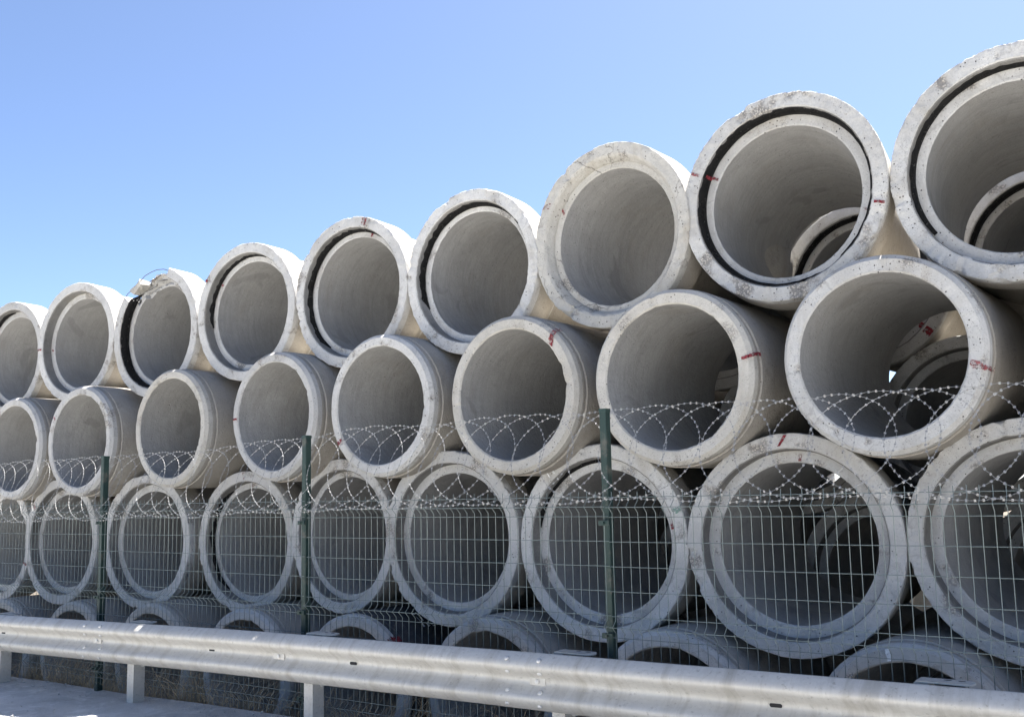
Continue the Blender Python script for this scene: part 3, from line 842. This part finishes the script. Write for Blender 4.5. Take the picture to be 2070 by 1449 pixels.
def dome(bi, x, zz, off, r=.015):
    p, nn, b = on_beam(bi, x, zz, off)
    ux = Vector((1, 0, 0)); uy = nn.cross(ux)
    mb = MB()
    v, f = [], []
    prof = ((1.0, .0), (1.0, .25), (.8, .5), (.45, .66), (0.02, .72))
    for rr_, hh in prof:
        for k in range(10):
            a = 2 * math.pi * k / 10
            v.append(p + nn * (hh * r) + ux * (rr_ * r * math.cos(a)) + uy * (rr_ * r * math.sin(a)))
    for i in range(len(prof) - 1):
        for k in range(10):
            f.append((i * 10 + k, i * 10 + (k + 1) % 10, (i + 1) * 10 + (k + 1) % 10, (i + 1) * 10 + k))
    f.append(tuple(40 + k for k in range(10)))
    mb.add(v, f).build('bolt', M['bolt'], b, smooth=True)
for bi, xj in ((2, 8.10), (1, 3.86)):
    for dx in (.07, .29):
        for zz in (.034, .104, .206, .276):
            dome(bi, xj + dx, zz, bi * .0036)
def plate(bi, x, off):
    p, nn, b = on_beam(bi, x, .155, off)
    mb = MB().box((-.052, -.007, -.019), (.052, 0.0, .019))
    o = mb.build('washer_plate', M['galv'], b, loc=p + Vector((0, -.001, 0)))
    MB().tube([(0, 0, 0), (0, -.009, 0), (0, -.013, 0)], [.014, .013, .005], 10).build('bolt_head', M['bolt'], o, loc=(0, -.007, 0), smooth=True)
plate(0, 4.046, .004); plate(1, 6.208, .0036); plate(2, 8.346, .0072); plate(2, 10.42, .0072)
def slot(bi, x, off):
    p, nn, b = on_beam(bi, x, .155, off)
    poly = []
    for k in range(12):
        a = 2 * math.pi * k / 12
        poly.append(((.022 if math.cos(a) > 0 else -.022) + .010 * math.cos(a), .010 * math.sin(a)))
    v = [(x_, -.0018, z_) for x_, z_ in poly]
    o = MB().add(v, [tuple(range(12))]).add([(x_ * 1.0, .004, z_) for x_, z_ in poly], []).build('bolt_slot', M['slot'], b, loc=p)
slot(0, 2.568, 0); slot(1, 5.483, .0036); slot(1, 6.907, .0036); slot(2, 9.727, .0072)

RP = [(2.43, 'guardrail post at the left photo edge'), (4.44, 'guardrail post standing on the pavement, second from the left edge'),
      (6.45, 'guardrail post at the bottom edge beside the middle green fence post'), (8.45, 'guardrail post hidden under the joint right of the centre, only its top plate showing'),
      (10.39, 'guardrail post at lower right, only its top plate showing')]
for x, lab in RP:
    b = thing('guardrail_post', lab, 'guardrail post', (x, YB + .075, gz(x) - .2), 'guardrail posts')
    h = zt(x) - .035 - gz(x) + .2
    w_, d_, t_ = .042, .05, .005
    poly = [(-w_, -d_), (w_, -d_), (w_, d_), (-w_, d_), (-w_, d_ - t_), (w_ - t_, d_ - t_), (w_ - t_, -d_ + t_), (-w_, -d_ + t_)]
    # channel section: web on the right, flanges front and back
    mb = MB()
    n = len(poly)
    v = [(a, c_, 0) for a, c_ in poly] + [(a, c_, h) for a, c_ in poly]
    f = [(i, (i + 1) % n, n + (i + 1) % n, n + i) for i in range(n)]
    f += [(n + 0, n + 1, n + 6, n + 7), (n + 1, n + 2, n + 5, n + 6), (n + 2, n + 3, n + 4, n + 5)]
    mb.add(v, f).build('channel', M['galv'], b)
    # rounded plate on top, seen behind the beam
    pl = []
    for k in range(17):
        a = -math.pi / 2 + math.pi * k / 16
        pl.append((.17 + .05 * math.cos(a), .05 * math.sin(a) + .0))
    pl = [(-.02, -.05)] + pl + [(-.02, .05)]
    MB().prism(pl, 0, .008).build('top_plate', M['galv'], b, loc=(0, .0, h + .034))
    MB().box((-.03, -.046, 0), (.036, .046, .032)).build('spacer', M['galv'], b, loc=(0, 0, h + .001))
    for sx in (.10, .16):
        MB().prism([(.012 * math.cos(k * math.pi / 4) * 1.4, .006 * math.sin(k * math.pi / 4)) for k in range(8)], 0, .001).build('slot', M['slot'], b, loc=(sx, .018, h + .0422))
    MB().tube([(.046, .02, 0), (.066, .02, 0)], .011, 6).tube([(.066, .02, 0), (.080, .02, 0)], .006, 6).build('bolt', M['bolt'], b, loc=(0, 0, h - .30))

# ---------------------------------------------------------------- dry grass
gv, gf = [], []
gr = random.Random(3)
def blade(x, y, z, h, lean, az, w, bend):
    n0 = len(gv)
    NS = 5
    for i in range(NS + 1):
        k = i / NS
        r = lean * k + bend * k * k
        px, py, pz = x + math.cos(az) * r * h, y + math.sin(az) * r * h, z + h * k * (1 - .35 * min(1, abs(lean) + abs(bend)) * k)
        ww = w * (1 - .85 * k)
        ox, oy = -math.sin(az) * ww, math.cos(az) * ww
        gv.extend([(px - ox, py - oy, pz), (px + ox, py + oy, pz + ww * .4)])
    for i in range(NS):
        gf.append((n0 + 2 * i, n0 + 2 * i + 1, n0 + 2 * i + 3, n0 + 2 * i + 2))
for k in range(8200):
    x = gr.uniform(1.2, 12)
    dens = .5 + .5 * math.sin(x * 2.3 + 1) * math.sin(x * .9)
    if gr.random() > .35 + .65 * dens:
        continue
    y = -1.12 + 0.80 * gr.random() ** 1.3
    h = gr.uniform(.12, .5) * (1.25 if dens > .6 else .9)
    blade(x, y, yard_z(x, y) - .01, h, gr.uniform(.1, 1.1), gr.uniform(0, 6.283), gr.uniform(.0012, .0028), gr.uniform(-.2, 1.3))
for cx_, n_, hh in ((6.62, 60, .95), (6.30, 18, .9), (4.75, 26, .75), (5.6, 24, .75), (7.35, 22, .8), (8.95, 10, .75), (3.2, 20, .6)):
    for k in range(n_):
        x = cx_ + gr.gauss(0, .12); y = gr.uniform(-.75, -.35)
        blade(x, y, yard_z(x, y), hh * gr.uniform(.65, 1.1), gr.uniform(.1, .5), gr.uniform(-.6, 1.2), gr.uniform(.0012, .0026), gr.uniform(0, .5))
t = NT('dry_grass'); v = t.coords(False)
M['grass'] = t.fin(t.mix(t.ramp(t.noise(v, 14, 3), .3, .7), (0.30, 0.225, 0.135), (0.62, 0.50, 0.33)), .8, None, 0, .2)
g = obj('dry_grass', make_mesh('dry_grass', gv, gf, False), M['grass'])
g['label'] = 'tangle of dry straw-coloured grass behind the fence below the pipes'
g['category'] = 'grass'
g['kind'] = 'stuff'

# ---------------------------------------------------------------- grit along the pavement edge
sv_, sf_ = [], []
for k in range(900):
    x = gr.uniform(1.5, 12)
    y = -1.16 - abs(gr.gauss(0, .16)) if gr.random() < .8 else gr.uniform(-2.3, -1.2)
    r = gr.uniform(.003, .010) * (1.8 if gr.random() < .06 else 1)
    z = gz(x) + .006 * math.sin(x * 2.3 + y * 4) + r * .3
    n0 = len(sv_)
    for d_ in ((1, 0, 0), (-1, 0, 0), (0, 1, 0), (0, -1, 0), (0, 0, .7), (0, 0, -.7)):
        q_ = gr.uniform(.6, 1.2) * r
        sv_.append((x + d_[0] * q_ + gr.uniform(-.3, .3) * r, y + d_[1] * q_ + gr.uniform(-.3, .3) * r, z + d_[2] * q_))
    for f_ in ((0, 2, 4), (2, 1, 4), (1, 3, 4), (3, 0, 4), (2, 0, 5), (1, 2, 5), (3, 1, 5), (0, 3, 5)):
        sf_.append(tuple(n0 + i for i in f_))
gt = obj('gravel', make_mesh('gravel', sv_, sf_, False), M['pave'])
gt['label'] = 'loose grit and small stones scattered along the pavement edge'
gt['category'] = 'gravel'
gt['kind'] = 'stuff'
